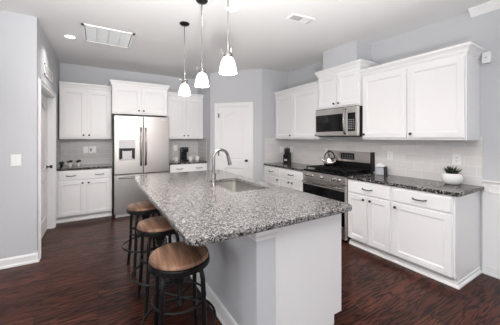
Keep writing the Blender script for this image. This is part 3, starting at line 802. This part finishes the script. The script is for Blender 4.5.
# ------------------------------------------------------------------ stools
def stool():
    e = empty('bar_stool', (0, 0, 0), 0, 's', 'stool', 'round wooden bar stools at the island')
    st = MB().lathe([(0, .657), (.178, .657), (.186, .662), (.186, .676), (.181, .684), (.172, .687), (0, .687)], 40).build('seat', M['seat'], e, True)
    rim = MB().lathe([(.10, .655), (.189, .655), (.192, .652), (.192, .622), (.188, .62), (.185, .622), (.185, .648), (.10, .650)], 40).build('seat_rim', M['iron'], e, True)
    for k in range(12):
        a = 2 * PI * k / 12 + .13; c, s = math.cos(a), math.sin(a)
        o = MB().lathe([(.005, 0), (.004, .002), (.0, .003)], 8, ax='x').build('rivet', M['nickel'], rim, True)
        o.location = (c * .192, s * .192, .638); o.rotation_euler = (0, 0, a)
    MB().lathe([(.02, .655), (.055, .65), (.055, .640), (.022, .635), (.014, .60), (.014, .36), (.017, .355), (.017, .34), (0, .34)], 16).build('screw_post', M['iron'], e, True)
    MB().lathe([(.017, .50), (.034, .50), (.034, .56), (.017, .56)], 16).build('hub', M['iron'], e, True)
    for k in range(4):
        a = PI / 4 + k * PI / 2; c, s = math.cos(a), math.sin(a)
        P = [(.03, .54), (.05, .585), (.08, .608), (.13, .61), (.160, .59), (.172, .545), (.176, .45), (.180, .30), (.192, .15), (.210, .012)]
        pts = []
        for i in range(len(P) - 1):
            for t in (0, .5): pts.append((P[i][0] + (P[i + 1][0] - P[i][0]) * t, P[i][1] + (P[i + 1][1] - P[i][1]) * t))
        pts.append(P[-1])
        lg = MB().tube([(r * c, r * s, z) for r, z in pts], .0148, 10).build('leg', M['iron'], e, True)
        MB().lathe([(.019, 0), (.019, .006), (.014, .02), (0, .02)], 12, cx=.21 * c, cy=.21 * s).build('foot_cap', M['iron'], lg, True)
    ring = [(.228 * math.cos(2 * PI * k / 40), .228 * math.sin(2 * PI * k / 40), .255) for k in range(40)]
    MB().tube(ring, .009, 8, closed=True).build('foot_ring', M['iron'], e, True)
    ring = [(.165 * math.cos(2 * PI * k / 32), .165 * math.sin(2 * PI * k / 32), .40) for k in range(32)]
    MB().tube(ring, .007, 8, closed=True).build('upper_ring', M['iron'], e, True)
    for k in range(4):
        a = PI / 4 + k * PI / 2; c, s = math.cos(a), math.sin(a)
        MB().tube([(.014 * c, .014 * s, .40), (.165 * c, .165 * s, .40)], .005, 8).build('spoke', M['iron'], e, True)
    return e
s0 = stool()
for i, (x, y, r, lb) in enumerate(((.455, 1.635, -.1, 'nearest round wooden bar stool under the rounded island corner'), (.47, 2.32, .05, 'middle wooden bar stool with black iron legs'), (.455, 3.02, .1, 'furthest wooden bar stool in front of the refrigerator'))):
    o = s0 if i == 0 else copy_tree(s0)
    o.location = (x, y, 0); o.rotation_euler = (0, 0, r); o['label'] = lb

# ------------------------------------------------------------------ things on the counters
ZC = .918
# planter
pe = empty('potted_succulent', (3.36, 1.222, ZC), 0, 'dark green succulent in a ribbed white bowl planter on the right counter', 'plant')
mb = MB(); n = 60; prof = [(.045, 0), (.066, .008), (.088, .035), (.096, .07), (.093, .10), (.084, .118), (.074, .122), (.074, .112), (0, .11)]
rings = []
for r, h in prof:
    ring = []
    for i in range(n):
        a = 2 * PI * i / n; k = 1 + (.022 if (i % 3 == 0) else 0) * (1 if .005 < h < .1 and r > .05 else 0)
        ring.append(mb.bm.verts.new((math.cos(a) * r * k, math.sin(a) * r * k, h)))
    rings.append(ring)
for a, b in zip(rings, rings[1:]):
    for i in range(n): mb.bm.faces.new((a[i], a[(i + 1) % n], b[(i + 1) % n], b[i]))
mb.bm.faces.new(rings[0][::-1])
mb.build('planter', M['ceramic'], pe, True)
MB().lathe([(.072, .108), (.072, .114), (0, .115)], 24).build('soil', M['soil'], pe)
def leaves(parent, n, rad, hgt, z, wd, name='foliage', m=None):
    mb = MB()
    for i in range(n):
        a = random.uniform(0, 2 * PI); tilt = random.uniform(.15, 1.15); L = hgt * random.uniform(.7, 1.1)
        c, s = math.cos(a), math.sin(a); r0 = rad * random.uniform(0, .75) * tilt
        pts = []
        for t in (0, .3, .65, 1):
            rr_ = r0 + L * math.sin(tilt) * t; pts.append((c * rr_, s * rr_, z + L * math.cos(tilt) * t + .01 * t * t))
        mb.tube(pts, [wd * .6, wd, wd * .7, wd * .08], 6)
    return mb.build(name, m or M['leaf'], parent, True)
leaves(pe, 70, .055, .085, .112, .0065)
# tissue box
te = empty('tissue_box', (3.40, 2.065, ZC), math.radians(-78), 'grey fabric tissue box with a white tissue beside the range', 'tissue box')
MB().box(-.055, .055, -.055, .055, 0, .10, .008).build('box', M['grey'], te)
MB().box(.0555, .068, -.05, .05, 0.0, .115, .003).build('side_panel', M['black'], te)
mb = MB().lathe([(.05, .100), (.066, .112), (.06, .128), (.048, .138), (.03, .152), (.01, .16), (0, .161)], 14)
for v in mb.bm.verts:
    v.co.x += random.uniform(-.006, .006); v.co.y += random.uniform(-.006, .006); v.co.z += random.uniform(-.0, .006)
mb.build('tissue', M['tissue'], te)
# knife block
ke = empty('knife_block', (3.335, 4.03, ZC), math.radians(-65), 'black knife block full of knives in the corner by the pantry wall', 'knife block')
mb = MB().box(-.058, .058, -.07, .07, 0, .19, .006)
for v in mb.bm.verts:
    if v.co.z > .1: v.co.z += (v.co.y) * .35
mb.build('block', M['black'], ke)
for i in range(3):
    for j in range(2):
        h = .075 + .02 * random.random()
        x = -.034 + i * .034; y = -.03 + j * .055
        kh = MB().box(x - .009, x + .009, y - .011, y + .011, .17 + y * .35, .21 + y * .35 + h, .004).build('knife_handle', M['iron'], ke)
        MB().box(x - .0095, x + .0095, y - .0115, y + .0115, .205 + y * .35 + h, .212 + y * .35 + h).build('pommel', M['chrome'], kh)
MB().box(-.03, .03, -.0725, -.0695, .045, .085).build('label_plate', M['pewter'], ke)
# kettle
te = empty('tea_kettle', (3.27, 2.862, .9745), math.radians(131), 'polished steel tea kettle with a black handle on the rear burner', 'kettle')
MB().lathe([(0, 0), (.082, 0), (.094, .012), (.1, .05), (.095, .09), (.078, .125), (.05, .138), (.045, .139)], 32).build('body', M['polished'], te, True)
lidk = MB().lathe([(.045, .137), (.043, .145), (.02, .155), (0, .157)], 24).build('lid', M['polished'], te, True)
MB().lathe([(.006, .155), (.006, .165), (.013, .172), (.013, .182), (0, .186)], 16).build('knob', M['black'], lidk, True)
MB().tube([(.085, 0, .07), (.115, 0, .10), (.135, 0, .128)], [.022, .015, .012], 12).build('spout', M['polished'], te, True)
hp = [(.078 * math.cos(a) , 0, .12 + .115 * math.sin(a)) for a in [PI * i / 14 for i in range(15)]]
MB().tube([(.06, 0, .115)] + hp + [(-.06, 0, .115)], .0105, 10).build('handle', M['black'], te, True)
# small potted plants on the left counter
for i, (x, y, s, lb) in enumerate(((-.548, 5.46, .7, 'small dark plant half hidden against the left wall'), (-.425, 5.50, .95, 'small white potted plant in the middle on the left counter'), (-.30, 5.50, .95, 'small white potted plant nearest the refrigerator'))):
    e = empty('potted_plant', (x, y, ZC), 0, lb, 'plant', 'little white pots with dark plants')
    MB().lathe([(.022 * s, 0), (.024 * s, .002), (.034 * s, .078 * s), (.029 * s, .078 * s), (.027 * s, .065 * s), (0, .064 * s)], 20).build('pot', M['ceramic'] if i else M['black'], e, True)
    leaves(e, 44, .02, .05, .066 * s, .010)
# coffee maker
ce = empty('coffee_maker', (1.66, 5.60, ZC), 0, 'black single-cup coffee maker on the rear counter', 'coffee maker')
MB().box(-.065, .065, 0, .13, 0, .30, .012).build('body', M['black'], ce)
MB().box(-.065, .065, -.13, .0, 0, .03, .006).build('drip_tray', M['black'], ce)
MB().box(-.067, .067, -.12, .02, .20, .31, .018).build('brew_head', M['black'], ce)
MB().box(-.05, .05, -.124, -.119, .285, .297).build('chrome_strip', M['chrome'], ce)
MB().lathe([(.012, 0), (.012, -.03)], 10, origin=(0, -.07, .20)).build('nozzle', M['gasket'], ce)
# mugs
def mug():
    e = empty('mug', (0, 0, ZC), 0, 'm', 'mug', 'white mugs beside the coffee maker')
    MB().lathe([(.034, 0), (.038, .004), (.042, .09), (.039, .09), (.035, .01), (0, .008)], 24).build('cup', M['ceramic'], e, True)
    MB().tube([(.039, 0, .075), (.058, 0, .075), (.068, 0, .055), (.06, 0, .03), (.037, 0, .022)], .006, 8).build('handle', M['ceramic'], e, True)
    return e
m0 = mug()
m0.location = (1.475, 5.58, ZC); m0['label'] = 'white mug left of the coffee maker'; m0.rotation_euler = (0, 0, 2.5)
for x, y, r, lb in ((1.80, 5.60, -.3, 'white mug right of the coffee maker, nearer the machine'), (1.955, 5.58, .4, 'white mug right of the coffee maker, nearer the pantry wall')):
    o = copy_tree(m0); o.location = (x, y, ZC); o.rotation_euler = (0, 0, r); o['label'] = lb
